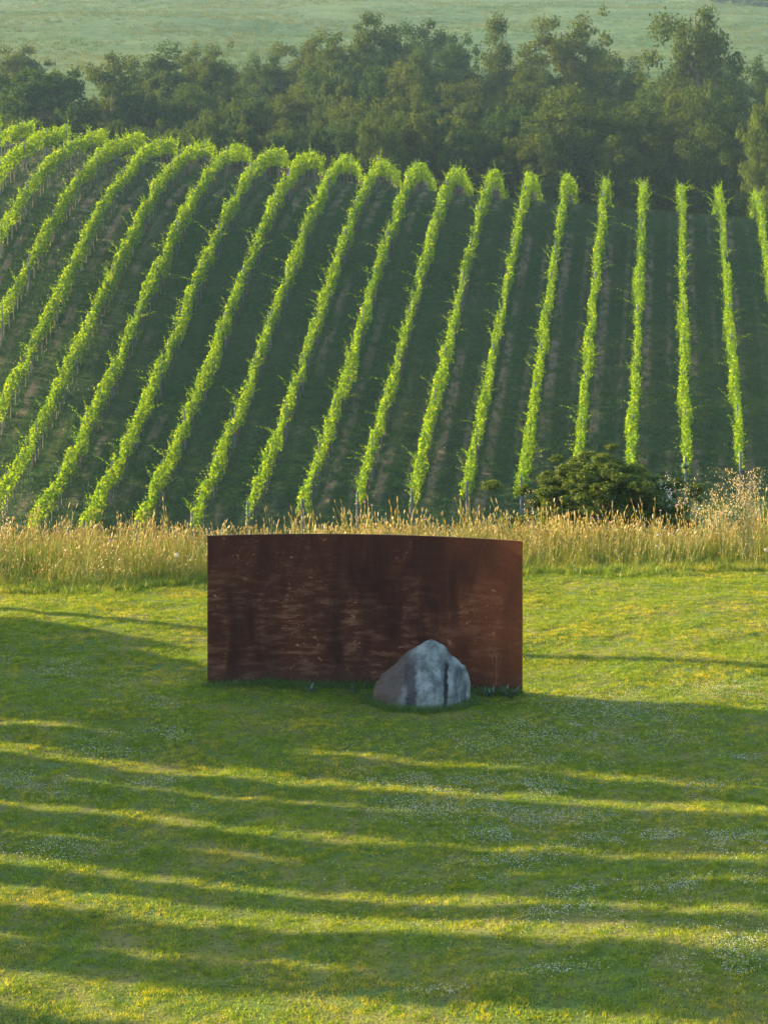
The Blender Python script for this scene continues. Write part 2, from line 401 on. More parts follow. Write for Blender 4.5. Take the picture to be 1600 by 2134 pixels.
def vine_row(k):
    a = A0 + k * DA; rng = np.random.default_rng(100 + k)
    y0 = 103.6 + rng.uniform(-.3, .3) + (.25 if k > 9 else 0); y1 = float(np.interp(k, [-8, 0, 4, 8, 14], [159, 158, 161, 168, 163]))
    if k < 0:      # the lower part of these rows lies outside the frame
        y0 = max(y0, a / (-.172 - B_ROW) - 2.5)
    Lr = (y1 - y0) / rowdir[1]
    if k < 0: lab = 'trellised vine row cut off by the left edge, %s down from the top left corner' % ORD[k + 7]
    elif k < 14: lab = 'trellised vine row climbing the hill, %s from the left where rows meet the grass' % ORD[k]
    else: lab = 'vine row half cut off by the right edge, only its upper length showing'
    ox, oy = a + B_ROW * y0, y0
    root = empty('vine_row', (ox, oy, float(ground(ox, oy))), lab, 'vine row', 'trellised vine rows on the hillside')
    def at(s, off, h):
        X = ox + rowdir[0] * s + rowperp[0] * off; Y = oy + rowdir[1] * s + rowperp[1] * off
        return np.stack([X - ox, Y - oy, ground(X, Y) + h - root.location.z], -1)
    n = int(Lr * 300)
    s = rng.uniform(0, Lr, n)
    # gaps where a vine is weak, fuller where it is vigorous
    vig = noise1(s, 200 + k, .8) * .5 + noise1(s, 300 + k, 3.1) * .6
    keep = rng.uniform(size=n) < .78 + .55 * vig
    s = s[keep]; vig = vig[keep]; n = len(s)
    topz = 1.78 + .16 * noise1(s, 400 + k, .55) + .22 * vig
    botz = .80 + .16 * noise1(s, 500 + k, .7)
    u = rng.beta(1.15, 1.0, n); h = botz + (topz - botz) * u
    wid = (.125 + .15 * vig) * (1.1 - .5 * u)
    sg = rng.choice([-1, 1], n)
    off = sg * wid * (.45 + .75 * rng.uniform(size=n)) + .14 * noise1(s, 600 + k, 1.3) + rng.normal(0, .035, n)
    C = at(s, off, h)
    N = rng.normal(size=(n, 3)) * .75 + np.stack([rowperp[0] * sg, rowperp[1] * sg, np.full(n, .45)], -1)
    sz = rng.uniform(.085, .155, n)
    parts = [leaves(C, N, sz, .9, rng, 1.0)]
    # loose shoots
    ns = int(Lr * 8.0)
    s0 = rng.uniform(.2, Lr - .2, ns); ln = rng.gamma(2.2, .17, ns) + .12
    side = np.where(rng.uniform(size=ns) < .6, -1, 1)
    for q in range(ns):
        m_ = max(4, int(ln[q] / .055)); tt_ = np.linspace(.05, 1, m_)
        tilt = rng.uniform(-.2, 1.1) if rng.uniform() < .42 else rng.uniform(-.15, .5)
        oo = side[q] * (.08 + tt_ * ln[q] * tilt); hh = 1.62 + tt_ * ln[q] * (1.0 - .45 * max(tilt, 0)) - .25 * tt_ ** 2 * ln[q]
        if rng.uniform() < .25: hh -= rng.uniform(.2, .8)
        Cq = at(s0[q] + tt_ * rng.uniform(-.3, .3), oo, hh) + rng.normal(0, .03, (m_, 3))
        parts.append(leaves(Cq, rng.normal(size=(m_, 3)) + [0, 0, .3], .115 - .065 * tt_, .85, rng, .5))
    VV, FF = join(parts)
    tag(link('foliage', mesh_np('vine_foliage', VV, FF, MAT_VINE), root), kind='stuff')
    # gnarled stems under the canopy
    tr = []
    for sv in np.arange(.6, Lr, .85):
        sv = sv + rng.uniform(-.08, .08); o_ = rng.uniform(-.04, .04)
        b = at(np.array([sv, sv + rng.uniform(-.05, .05), sv + rng.uniform(-.1, .1)]), np.array([o_, o_ + rng.uniform(-.03, .03), o_]), np.array([-.1, .45, 1.0]))
        tr.append(tube(b, [.032, .026, .018], 4))
    tag(link('stem', mesh_np('vine_stem', *join(tr), MAT_BARK), root), kind='stuff')
    ends = at(np.array([0.05, Lr]), np.zeros(2), np.zeros(2))
    link('end_post', ENDPOST, root, ends[0])
    for sv in np.arange(5.2, Lr, 5.2):
        link('post', POST, root, at(np.array([sv]), np.array([.0]), np.array([0.0]))[0])
    ss = np.linspace(0, Lr, 40)
    w = join([tube(at(ss, np.zeros(40), np.full(40, hz)), np.full(40, .004), 3) for hz in (.8, 1.3, 1.75)])
    tag(link('wire', mesh_np('wire', *w, MAT_WIRE), root), kind='stuff')
for k in range(-7, 15): vine_row(k)

# ------------------------------------------------------------------ trees
def make_tree(seed, H, R, style, leaf=.27, per=130, nl=20, base=.12, dens=1.0, fill=0):
    rng = np.random.default_rng(seed)
    wob = np.cumsum(rng.normal(0, .12, (9, 2)), 0) * H / 12
    hz = np.linspace(0, .86, 9) * H
    P = np.c_[wob - wob[0], hz]; P[0, 2] = -.5
    limbs = [tube(P, np.linspace(.024, .005, 9) * H, 7)]
    clumps = []
    for i in range(nl):
        f = base + (1 - base) * ((i + .5) / nl) ** .85 * .93
        az = i * 2.399 + rng.uniform(-.5, .5)
        if style == 'round': pr = math.sin(math.pi * min(1, .13 + .87 * f)) ** .6
        elif style == 'tall': pr = (1 - f) ** .45 * min(1, .45 + f * 1.4)
        elif style == 'cone': pr = (1.08 - f) ** .8
        else: pr = math.sin(math.pi * (.08 + .85 * f)) ** .7 * rng.uniform(.55, 1.15)
        ln = R * pr * rng.uniform(.72, 1.1)
        st = np.array([np.interp(f * H * .86, hz, P[:, 0]), np.interp(f * H * .86, hz, P[:, 1]), f * H * .80])
        el = rng.uniform(.1, .55) + .5 * f
        d = np.array([math.cos(az) * math.cos(el), math.sin(az) * math.cos(el), math.sin(el) * .8])
        t_ = np.linspace(0, 1, 5)[:, None]
        Q = st + d * ln * t_ + np.array([0, 0, .12 * ln]) * t_ ** 2 + rng.normal(0, .06 * ln, (5, 3)) * t_
        limbs.append(tube(Q, np.linspace(.010, .002, 5) * H * (1.15 - f), 5))
        nc = 3 + int(ln * .9)
        for c in range(nc):
            tq = rng.uniform(.42, 1.06); cc = st + d * ln * tq + [0, 0, .12 * ln * tq * tq]
            cc = cc + rng.normal(0, .16 * ln + .15, 3) * [1, 1, .7]
            clumps.append((cc, rng.uniform(.045, .085) * H * (1.1 - .35 * tq)))
    for c in range(fill):            # outer billows that round the crown off
        f = base + (1 - base) * rng.uniform(.05, 1.0); az = rng.uniform(0, 6.283)
        pr = math.sqrt(max(0.0, 1 - ((f - .52) / .52) ** 2)) if style in ('round', 'loose') else (1.03 - f) ** .55 * min(1, .5 + f * 1.3)
        pr *= .82 + .22 * math.sin(3 * az + seed + 4 * f) * (1.0 if style == 'loose' else .6)
        rr0 = R * pr * rng.uniform(.62, .92)
        clumps.append((np.array([math.cos(az) * rr0, math.sin(az) * rr0, f * H * .93]), rng.uniform(.05, .085) * H))
    parts = []
    for cc, rc in clumps:
        n = int(per * dens * (rc / (.065 * H)) ** 2)
        dv = unit(rng.normal(size=(n, 3))); rr = rng.uniform(.15, 1.12, n) ** .55
        dv[:, 2] = np.where(dv[:, 2] < -.3, dv[:, 2] * .6, dv[:, 2])
        C = cc + dv * (rr * rc)[:, None] * [1, 1, .8]
        C += .10 * rc * rng.normal(size=(n, 3))
        parts.append(leaves(C, dv * .9 + rng.normal(size=(n, 3)) * .7 + [0, 0, .35], rng.uniform(.65, 1.3, n) * leaf, .8, rng))
    VV, FF = join(parts)
    zmax = np.percentile(VV[:, 2], 99.7); wx = np.percentile(np.abs(VV[:, 0]), 97.5)
    TV, TF = join(limbs)
    return dict(crown=(VV, FF), trunk=(TV, TF), H=float(zmax), W=float(2 * wx))

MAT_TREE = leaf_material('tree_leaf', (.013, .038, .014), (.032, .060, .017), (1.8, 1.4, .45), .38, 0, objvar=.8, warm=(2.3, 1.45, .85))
MAT_TREELIT = leaf_material('tree_leaf_sunlit', (.045, .075, .012), (.080, .11, .018), (1.5, 1.3, .5), .3, 0)  # sunlit look of the nearest tree, put into its leaf colour
VAR = []
for sd, H, R, stl, nl, dn in ((21, 12, 4.6, 'round', 26, 1.0), (22, 13, 3.6, 'tall', 26, .9), (23, 12, 4.2, 'loose', 22, .75), (24, 9, 4.6, 'round', 24, 1.0),
                              (25, 14, 3.0, 'tall', 24, .7), (26, 12, 4.0, 'cone', 24, .9), (27, 12, 5.0, 'loose', 28, .9), (28, 7, 3.6, 'round', 18, 1.0)):
    d = make_tree(sd, H, R, stl, leaf=.215, nl=nl, per=140, dens=dn, base=.08 if stl != 'tall' else .14, fill=46)
    d['cm'] = mesh_np('tree_crown', *d['crown'], MAT_TREE); d['tm'] = mesh_np('tree_trunk', *d['trunk'], MAT_BARK); VAR.append(d)

def plant(px, ytop, wpx, Y, var, label, group=None, mat=None, rz=None, name='tree', cat='tree'):
    d = VAR[var]; X = (px - 800) / F * Y; g = float(ground(X, Y)); zt = CAMZ - (ytop - HOR) * Y / F
    hs = (zt - g) / d['H']; ws = wpx / F * Y / d['W']
    rz = random.Random(px * 7 + ytop).uniform(0, 6.28) if rz is None else rz
    r = empty(name, (X, Y, g - .1), label, cat, group, rz); r.scale = (ws, ws, hs)
    c = link('crown', d['cm'], r); c['kind'] = 'stuff'
    if mat:
        c.material_slots[0].link = 'OBJECT'; c.material_slots[0].material = mat
    link('trunk', d['tm'], r)
    return r

WOOD = 'trees of the wood behind the vineyard'
TREES = [
 (28, 94, 170, 250, 0, 'dark round-headed tree in the top left corner of the wood'),
 (92, 142, 215, 205, 3, 'broad pale willow-like tree at the wood\'s left end, below the dark round one'),
 (238, 112, 140, 214, 2, 'loose upright tree standing just right of the pasture gap at the left'),
 (345, 92, 135, 228, 1, 'tree with narrow pointed top, between the loose tree and the forked one'),
 (436, 90, 130, 222, 6, 'tree with wide shaggy head above the sixth hooked vine row'),
 (545, 112, 140, 240, 0, 'rounded tree on the rising edge of the wood, left of centre'),
 (628, 82, 130, 246, 2, 'tree on the skyline of the wood left of the tallest central group'),
 (694, 62, 140, 232, 6, 'reddish-brown tinged tree leaning on the tall central crown'),
 (782, 28, 165, 238, 0, 'tall full crown at the middle of the wood, above the curved plate'),
 (884, 42, 120, 256, 2, 'thin-crowned tree right of the tall full central crown'),
 (958, 70, 130, 240, 0, 'low rounded tree between the central crown and the slender half-bare one'),
 (1036, 30, 92, 226, 4, 'slender half-bare tree sticking up from the wood'),
 (1110, 112, 120, 236, 0, 'small tree in the dip right of the slender half-bare tree'),
 (1180, 28, 185, 228, 6, 'wide open-crowned tree with ragged pointed top'),
 (1262, 104, 120, 236, 2, 'tree sloping down from the ragged pointed crown toward the pasture gap'),
 (1325, 124, 80, 226, 1, 'small dark tree standing at the foot of the pasture gap on the right'),
 (1442, 20, 200, 212, 2, 'tallest spreading tree standing apart at the right of the wood'),
 (1520, 140, 130, 224, 0, 'lower tree tucked against the tallest spreading tree\'s right side'),
 (1604, 118, 110, 232, 6, 'tree cut by the right edge, above the sunlit bright one'),
 (1205, 178, 250, 184, 6, 'broad sunlit olive tree close behind the vine tops, right of centre'),
 (1345, 186, 130, 192, 1, 'tree with pointed sprays just right of the broad olive tree'),
 (1430, 200, 165, 186, 0, 'full dark tree in front of the tallest spreading tree'),
 (1520, 205, 150, 190, 6, 'deep green tree filling the dark corner above the last vine rows'),
 (1604, 188, 130, 172, 0, 'bright yellow-green tree at the right edge, nearest of the wood'),
 (1060, 224, 150, 188, 3, 'bushy tree left of the broad sunlit olive tree'),
 (880, 232, 150, 186, 3, 'low spreading tree just above the ninth hooked vine row'),
 (745, 206, 150, 192, 6, 'grey-green tree below the tall full central crown'),
 (615, 176, 150, 200, 0, 'rounded tree below the skyline, left of the grey-green one'),
 (505, 205, 130, 196, 3, 'low bush-like tree in front of the shaggy headed tree'),
 (395, 176, 150, 202, 2, 'tree half hidden between the narrow pointed and the shaggy one'),
 (975, 166, 170, 206, 6, 'dark broad tree in front of the slender half-bare one'),
 (840, 130, 160, 214, 0, 'dark rounded tree directly under the central skyline crown'),
 (700, 142, 150, 212, 2, 'loose tree below the reddish-brown tinged one'),
 (1110, 150, 160, 208, 0, 'dense tree below the ragged open-crowned tree'),
 (290, 190, 140, 204, 7, 'small round tree above the hooked vine rows at the left'),
]
for (px, yt, w, Y, v, lab) in TREES:
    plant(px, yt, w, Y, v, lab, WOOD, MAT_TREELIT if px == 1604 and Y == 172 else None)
# small shrubs poking up right behind the vine tops
SHR = [(242, 250, 60, 'small round shrub behind the third hooked vine row'), (430, 246, 90, 'brown-green shrub between the fourth and fifth hooked vine tops'),
       (512, 262, 80, 'shrub peeping over the fifth and sixth hooked vine tops'), (600, 272, 80, 'olive shrub over the seventh hooked vine top'),
       (668, 268, 90, 'shrub behind the eighth hooked vine top'), (1120, 268, 110, 'wide shrub behind the vine tops, left of the broad olive tree'),
       (960, 272, 110, 'shrub behind the vine tops, right of the low spreading tree'), (790, 262, 100, 'dark shrub right above the vine tops at the middle')]
for i, (px, yt, w, lab) in enumerate(SHR):
    plant(px, yt, w, 178 + (i % 3), (7, 3)[i % 2], lab, 'shrubs behind the vine tops', None, None, 'shrub', 'shrub')
# the thicket that closes the wood between the trees one can tell apart
SIL = [(-80, 100), (0, 110), (90, 155), (130, 235), (175, 245), (200, 150), (240, 118), (350, 100), (440, 96), (540, 125), (690, 80), (790, 50), (890, 60), (960, 85), (1100, 110), (1180, 50),
       (1260, 110), (1330, 150), (1365, 205), (1400, 100), (1440, 60), (1500, 100), (1545, 205), (1580, 150), (1700, 150)]
rr = random.Random(5)
RANK = ['rearmost', 'fourth', 'third', 'second', 'nearest']; used = set()
ORD += ['sixteenth', 'seventeenth', 'eighteenth', 'nineteenth', 'twentieth', 'twenty-first', 'twenty-second', 'twenty-third', 'twenty-fourth']
for band_, (Y, dy) in enumerate(((246, 40), (226, 62), (208, 95), (193, 135), (180, 175))):
    for px in range(-60, 1680, 84):
        x = px + rr.uniform(-30, 30); yt = np.interp(x, *zip(*SIL)) + dy + rr.uniform(-16, 30)
        if yt > 385: continue
        lab = 'lesser tree in the wood\'s %s rank, %s from the left in that rank' % (RANK[band_], ORD[(px + 60) // 84])
        plant(x, yt, rr.uniform(110, 165), Y + rr.uniform(-5, 5), rr.choice([0, 2, 3, 6, 7, 5]), lab, 'lesser trees of the wood')
# far pasture: dark copse and a yellow bush in the top right corner
for (px, yt, w, Y, lab) in ((1500, -22, 60, 590, 'leftmost far tree on the pasture in the top right corner'), (1545, -26, 62, 585, 'middle far tree on the pasture in the top right corner'),
                            (1592, -12, 66, 580, 'rightmost far tree on the pasture in the top right corner')):
    plant(px, yt, w, Y, 3, lab, 'far trees on the pasture')
MAT_BROOM = leaf_material('broom_blossom', (.28, .24, .03), (.38, .33, .05), (1.2, 1.1, .6), .3, 0)
plant(1556, 36, 26, 545, 7, 'small yellow blossoming bush high on the pasture', None, MAT_BROOM, None, 'bush', 'bush')

# cypress row beside the lawn, left of the frame: its shade lies in bands across the grass
UU = np.array([math.cos(SUN_AZ), -math.sin(SUN_AZ)]); VVp = np.array([math.sin(SUN_AZ), math.cos(SUN_AZ)])
MAT_CYP = leaf_material('cypress_leaf', (.02, .04, .012), (.04, .06, .02), (1.2, 1.2, .6), .2, .03)
def cypress(p, q, r, H, seed, lab):
    rng = np.random.default_rng(seed)
    X, Y = q * UU + p * VVp
    root = empty('cypress_tree', (X, Y, float(ground(X, Y))), lab, 'tree', 'cypresses along the lawn')
    n = int(2600 * max(r, .3) * H / 3)
    z = rng.uniform(.8, H, n); prof = r * np.clip((H - z) / (.18 * H), 0, 1) ** .6 * np.clip(z / 2.0, .3, 1)
    an = rng.uniform(0, 6.283, n)
    prof = prof * (1 + .22 * noise1(z, seed + 5, .9) + .25 * noise1(z, seed + 8, .28) + .12 * noise1(an * 1.0, seed + 6, .7))
    rr_ = prof * rng.uniform(.25, 1.0, n) ** .5
    C = np.stack([np.cos(an) * rr_, np.sin(an) * rr_, z], -1)
    N = np.stack([np.cos(an), np.sin(an), rng.normal(0, .4, n)], -1) + rng.normal(0, .5, (n, 3))
    c = link('crown', mesh_np('cypress_crown', *leaves(C, N, rng.uniform(.14, .30, n), .9, rng), MAT_CYP), root); c['kind'] = 'stuff'
    link('trunk', mesh_np('cypress_trunk', *tube([(0, 0, -.3), (0, 0, H * .4), (0, 0, H * .92)], [min(.16, r * .7), min(.11, r * .6), .03], 8), MAT_BARK), root)
CYP = [(17.1, -25, .45, 9.5), (18.72, -24, .30, 10), (19.48, -24, .44, 10), (20.58, -22, .20, 9.5), (21.38, -25, .40, 10.5), (22.12, -24, .30, 10), (23.12, -24, .46, 10.5), (23.92, -26, .27, 11), (24.98, -23, .40, 10),
       (26.4, -24, .80, 10.4), (27.7, -25, 1.0, 6.7), (28.9, -24, .9, 3.2), (29.8, -24, .7, 3.0), (31.0, -27, .035, 10), (33.6, -24, .5, 2.2)]
for i, (p_, q_, r_, h_) in enumerate(CYP):
    cypress(p_, q_, r_, h_, 900 + i, '%s cypress from the viewer in the row beside the lawn' % ORD[sorted(c[0] for c in CYP).index(p_)])

# ------------------------------------------------------------------ bush behind the tall grass
MAT_BUSH = leaf_material('bush_leaf', (.026, .056, .010), (.075, .110, .016), (1.9, 1.5, .45), .42, .01)
bd = make_tree(77, 2.0, 1.25, 'round', leaf=.042, per=420, nl=64, base=.02, dens=1.0, fill=90)
X, Y = (1255 - 800) / F * 42.2, 42.2
g = float(ground(X, Y))
br = empty('shrub', (X, Y, g), 'dark green rounded shrub behind the golden grass, right of the plate', 'shrub')
br.scale = (3.0 / bd['W'], 2.2 / bd['W'], (1.17 - g) / bd['H'])
c = link('crown', mesh_np('shrub_crown', *bd['crown'], MAT_BUSH), br); c['kind'] = 'stuff'
link('trunk', mesh_np('shrub_trunk', *bd['trunk'], MAT_BARK), br)
# bramble spray with white blossom at its right flank
bd = make_tree(78, 1.5, .7, 'loose', leaf=.075, per=120, nl=12, base=.05, dens=.7)
MAT_BRAM = leaf_material('bramble_leaf', (.05, .10, .018), (.09, .14, .025), (1.7, 1.5, .55), .4, .05)
X, Y = (1378 - 800) / F * 42.0, 42.0; g = float(ground(X, Y))
b2 = empty('bramble', (X, Y, g), 'loose bright green bramble with white blossom at the dark shrub\'s right side', 'bramble')
b2.scale = (1, 1, (.98 - g) / bd['H'])
c = link('crown', mesh_np('bramble_crown', *bd['crown'], MAT_BRAM), b2); c['kind'] = 'stuff'
link('trunk', mesh_np('bramble_trunk', *bd['trunk'], MAT_BARK), b2)
m = M('white_petal'); MAT_PETAL = m.surf(m.leafy((.75, .76, .72, 1), (.7, .7, .6, 1), .3, 0))
rg = np.random.default_rng(3); nb = 45
C = np.stack([rg.normal(.08, .05, nb), rg.normal(-.45, .05, nb), rg.uniform(.95, 1.5, nb)], -1)
c = link('blossom', mesh_np('blossom', *leaves(C, rg.normal(size=(nb, 3)) + [0, -1, .4], .022, 1, rg), MAT_PETAL), b2); c['kind'] = 'stuff'

# ------------------------------------------------------------------ grasses: tufts scattered as instances
def blades(n, rad, h0, h1, w, lean, rng, segs=2, flat=0.0):
    """n tapering blades from a disc of radius rad; returns V, tris"""
    an = rng.uniform(0, 6.283, n); rr_ = rad * np.sqrt(rng.uniform(size=n)); bx_, by_ = np.cos(an) * rr_, np.sin(an) * rr_
    h = rng.uniform(h0, h1, n); la = rng.uniform(0, 6.283, n); le = h * rng.uniform(.1, 1, n) * lean
    ww = w * rng.uniform(.7, 1.3, n); fa = rng.uniform(0, 6.283, n)
    px_, py_ = np.cos(fa) * ww / 2, np.sin(fa) * ww / 2
    rows = []
    for i in range(segs + 1):
        t = i / segs; cx = bx_ + np.cos(la) * le * t * t; cy_ = by_ + np.sin(la) * le * t * t; cz = h * (t - .25 * lean * t * t) - .01
        k = 1 - t ** 1.5 if i < segs else 0
        if i < segs:
            rows.append(np.stack([cx - px_ * k, cy_ - py_ * k, cz], -1)); rows.append(np.stack([cx + px_ * k, cy_ + py_ * k, cz], -1))
        else: rows.append(np.stack([cx, cy_, cz], -1))
    nv = len(rows); V = np.stack(rows, 1).reshape(-1, 3); b = np.arange(n)[:, None] * nv
    tr = []
    for i in range(segs - 1):
        o = 2 * i; tr += [b + [[o, o + 1, o + 3]], b + [[o, o + 3, o + 2]]]
    o = 2 * (segs - 1); tr.append(b + [[o, o + 1, o + 2]])
    return V, np.concatenate(tr)

def tuft_collection(name, meshes):
    col = bpy.data.collections.new(name)
    for i, me in enumerate(meshes):
        o = bpy.data.objects.new('%s_%02d' % (name, i), me); col.objects.link(o)
    return col

def scatter(name, P, S, R, col, nvar, rng, label=None, tilt=None):
    n = len(P); me = bpy.data.meshes.new(name); me.vertices.add(n); me.vertices.foreach_set('co', np.asarray(P, np.float32).ravel())
    S = np.asarray(S, np.float32)
    if S.ndim == 1: S = np.repeat(S[:, None], 3, 1)
    a = me.attributes.new('tuft_scale', 'FLOAT_VECTOR', 'POINT'); a.data.foreach_set('vector', np.ascontiguousarray(S).ravel())
    E = np.zeros((n, 3), np.float32); E[:, 2] = R
    if tilt is not None: E[:, :2] = tilt
    a = me.attributes.new('tuft_turn', 'FLOAT_VECTOR', 'POINT'); a.data.foreach_set('vector', E.ravel())
    a = me.attributes.new('tuft_kind', 'INT', 'POINT'); a.data.foreach_set('value', rng.integers(0, nvar, n).astype(np.int32))
    o = link(name, me); tag(o, label, None, None, 'stuff')
    ng = bpy.data.node_groups.new(name + '_scatter', 'GeometryNodeTree')
    ng.interface.new_socket('Geometry', in_out='INPUT', socket_type='NodeSocketGeometry')
    ng.interface.new_socket('Geometry', in_out='OUTPUT', socket_type='NodeSocketGeometry')
    N = ng.nodes; L = ng.links
    gi = N.new('NodeGroupInput'); go = N.new('NodeGroupOutput'); ip = N.new('GeometryNodeInstanceOnPoints'); ci = N.new('GeometryNodeCollectionInfo')
    ci.inputs['Collection'].default_value = col; ci.inputs['Separate Children'].default_value = True; ci.inputs['Reset Children'].default_value = True
    def attr(nm, ty):
        q = N.new('GeometryNodeInputNamedAttribute'); q.data_type = ty; q.inputs['Name'].default_value = nm; return q.outputs['Attribute']
    er = N.new('FunctionNodeEulerToRotation'); L.new(attr('tuft_turn', 'FLOAT_VECTOR'), er.inputs[0])
    L.new(gi.outputs[0], ip.inputs['Points']); L.new(ci.outputs[0], ip.inputs['Instance']); ip.inputs['Pick Instance'].default_value = True
    L.new(attr('tuft_kind', 'INT'), ip.inputs['Instance Index']); L.new(er.outputs[0], ip.inputs['Rotation']); L.new(attr('tuft_scale', 'FLOAT_VECTOR'), ip.inputs['Scale'])
    L.new(ip.outputs[0], go.inputs[0])
    md = o.modifiers.new('scatter', 'NODES'); md.node_group = ng
    return o

def grass_material(name, cols, dry, scales=(.45, 2.6), drybias=(.42, .68), tr=(1.35, 1.15, .5), trans=.45, gloss=.03, mott=None):
    m = M(name); p = m.pos(); r = m.island()
    c = m.mix(r, cols[0], cols[1])
    n1 = m.noise(p, scales[0], 3, .6); n2 = m.noise(p, scales[1], 3, .6)
    d = m.ramp(m.math('ADD', m.math('MULTIPLY', n1, .55), m.math('MULTIPLY', n2, .45)), *drybias)
    rd = m.ramp(m.math('ADD', m.math('MULTIPLY', d, .75), m.math('MULTIPLY', m.math('FRACT', m.math('MULTIPLY', r, 17.3)), .45)), .35, .85)
    c = m.mix(rd, c, dry)
    if mott: c = m.mix(1.0, c, m.mix(m.ramp(m.noise(p, mott, 3, .7), .3, .7), (.62, .68, .66), (1.28, 1.2, 1.1)), 'MULTIPLY')
    return m.surf(m.leafy(c, m.mix(1.0, c, tr, 'MULTIPLY'), trans, gloss))

rng = np.random.default_rng(42)
MAT_GRASS = grass_material('lawn_blade', ((.095, .190, .010), (.215, .285, .012)), (.36, .325, .030), scales=(.8, 9.0), drybias=(.38, .82), gloss=.015, mott=9.0)
LT = tuft_collection('lawn_tuft', [mesh_np('lawn_tuft', *blades(40, .085, .02, .065, .0075, 1.2, rng), MAT_GRASS) for _ in range(6)])
n = 50000
Y = np.sqrt(rng.uniform(16.5 ** 2, 38.2 ** 2, n)); hw = Y / 6 + 3.4; X = rng.uniform(-1, 1, n) * hw
z = ground(X, Y)
sc = .75 + .35 * (noise2(X, Y, 21, .8) * .5 + noise2(X, Y, 22, .23) * .6 + .3) + rng.uniform(-.1, .2, n)
scatter('lawn_grass', np.stack([X, Y, z], -1), np.clip(sc, .5, 1.7), rng.uniform(0, 6.28, n), LT, 6, rng)

# rougher, longer grass left by the mower around plate and boulder
MAT_LONG = grass_material('long_blade', ((.045, .11, .010), (.09, .16, .014)), (.19, .17, .04), drybias=(.5, .8))
ET = tuft_collection('edge_tuft', [mesh_np('edge_tuft', *blades(22, .06, .05, .14, .006, .9, rng, 3), MAT_LONG) for _ in range(4)])
tq = rng.uniform(-.01, 1.01, 620); off = -np.abs(rng.normal(0, .10, 620)) - .02
ap = np.array([arc(np.array([a_]), o_)[0] for a_, o_ in zip(tq, off)])
th = rng.uniform(0, 6.283, 420)
bp = np.stack([bx + np.cos(th) * (.64 + np.abs(rng.normal(0, .06, 420))), 29.42 + np.sin(th) * (.48 + np.abs(rng.normal(0, .06, 420)))], -1)
XY = np.vstack([ap, bp])
scatter('edge_grass', np.c_[XY, ground(XY[:, 0], XY[:, 1])], rng.uniform(.5, 1.25, len(XY)), rng.uniform(0, 6.28, len(XY)), ET, 4, rng)

# tall dry meadow grass along the lawn's far edge
def tall_tuft(rng, seed):
    parts_b, parts_s = [], []
    parts_b.append(blades(26, .10, .12, .42, .007, .7, rng, 3))
    parts_b.append(blades(9, .09, .4, .75, .006, .55, rng, 4))
    st, hd = [], []
    for q in range(3):
        an = rng.uniform(0, 6.283); r0 = .09 * rng.uniform(); h = rng.uniform(.55, 1.0); la = rng.uniform(0, 6.283); le = rng.uniform(.02, .16) * h
        t = np.linspace(0, 1, 5)
        P = np.stack([np.cos(an) * r0 + np.cos(la) * le * t * t, np.sin(an) * r0 + np.sin(la) * le * t * t, h * t], -1)
        st.append(tube(P, np.linspace(.0026, .0016, 5), 3))
        d = P[-1] - P[-2]; d /= np.linalg.norm(d); L_ = rng.uniform(.05, .11)
        t2 = np.linspace(-.2, 1, 6)[:, None]
        hd.append(tube(P[-1] + d * L_ * t2, np.array([.002, .007, .0095, .0085, .006, .001]) * rng.uniform(.7, 1.15), 5))
    return join(parts_b), join(st), join(hd)
MAT_TB = grass_material('tall_blade', ((.075, .160, .008), (.165, .225, .011)), (.29, .295, .026), scales=(.7, 2.6), drybias=(.38, .70), tr=(1.3, 1.1, .5), trans=.5)
MAT_TS = grass_material('tall_stalk', ((.12, .185, .015), (.23, .26, .028)), (.33, .31, .045), scales=(.8, 3.0), drybias=(.3, .6), tr=(1.2, 1.05, .6), trans=.35)
MAT_TH = grass_material('seed_head', ((.29, .22, .055), (.40, .32, .08)), (.44, .35, .10), scales=(.8, 3.0), tr=(1.25, 1.05, .7), trans=.4)
def tri(V, Fq):
    return V, np.concatenate([Fq[:, [0, 1, 2]], Fq[:, [0, 2, 3]]])
tms = []
for i in range(10):
    b, s_, h_ = tall_tuft(rng, i)
    s_, h_ = tri(*s_), tri(*h_)
    VV, FF = join([b, s_, h_]); me = mesh_np('tall_tuft', VV, FF, MAT_TB); me.materials.append(MAT_TS); me.materials.append(MAT_TH)
    idx = np.concatenate([np.zeros(len(b[1])), np.ones(len(s_[1])), np.full(len(h_[1]), 2)]).astype(np.int32)
    me.polygons.foreach_set('material_index', idx); tms.append(me)
TT = tuft_collection('tall_tuft', tms)
n = 7600
X = rng.uniform(-9.5, 9.5, n); u = rng.uniform(0, 1, n)
edge_y = np.interp(X, [-9, -6, -3, 0, 3, 6, 9], [35.9, 36.2, 36.9, 37.3, 37.55, 37.6, 37.6]) + .26 * noise1(X, 31, .9) + .14 * noise1(X, 32, .25)
Y = edge_y + u * (40.6 - edge_y)
dens_ = noise2(X, Y, 35, .9) + .6 * noise2(X, Y, 36, .3)
kp = rng.uniform(size=n) < .62 + .5 * dens_
X, Y, u = X[kp], Y[kp], u[kp]; n = len(X)
hgt = np.interp(u, [0, .08, .3, 1], [.26, .42, .56, .60]) * (1 + .22 * noise2(X, Y, 33, 1.1) + .12 * noise2(X, Y, 34, .4)) * rng.choice([.8, .95, 1.1, 1.5], n, p=[.4, .35, .19, .06]) * rng.uniform(.85, 1.15, n)
hgt *= np.interp(X, [-6, -2, 3, 6], [.95, .95, 1.0, 1.12])
S = np.stack([np.full(n, 1.0), np.full(n, 1.0), np.clip(hgt, .2, 1.3)], -1)
tl_ = rng.normal(0, .14, (n, 2)) + np.stack([.12 * noise2(X, Y, 37, .8), .12 * noise2(X, Y, 38, .8)], -1)
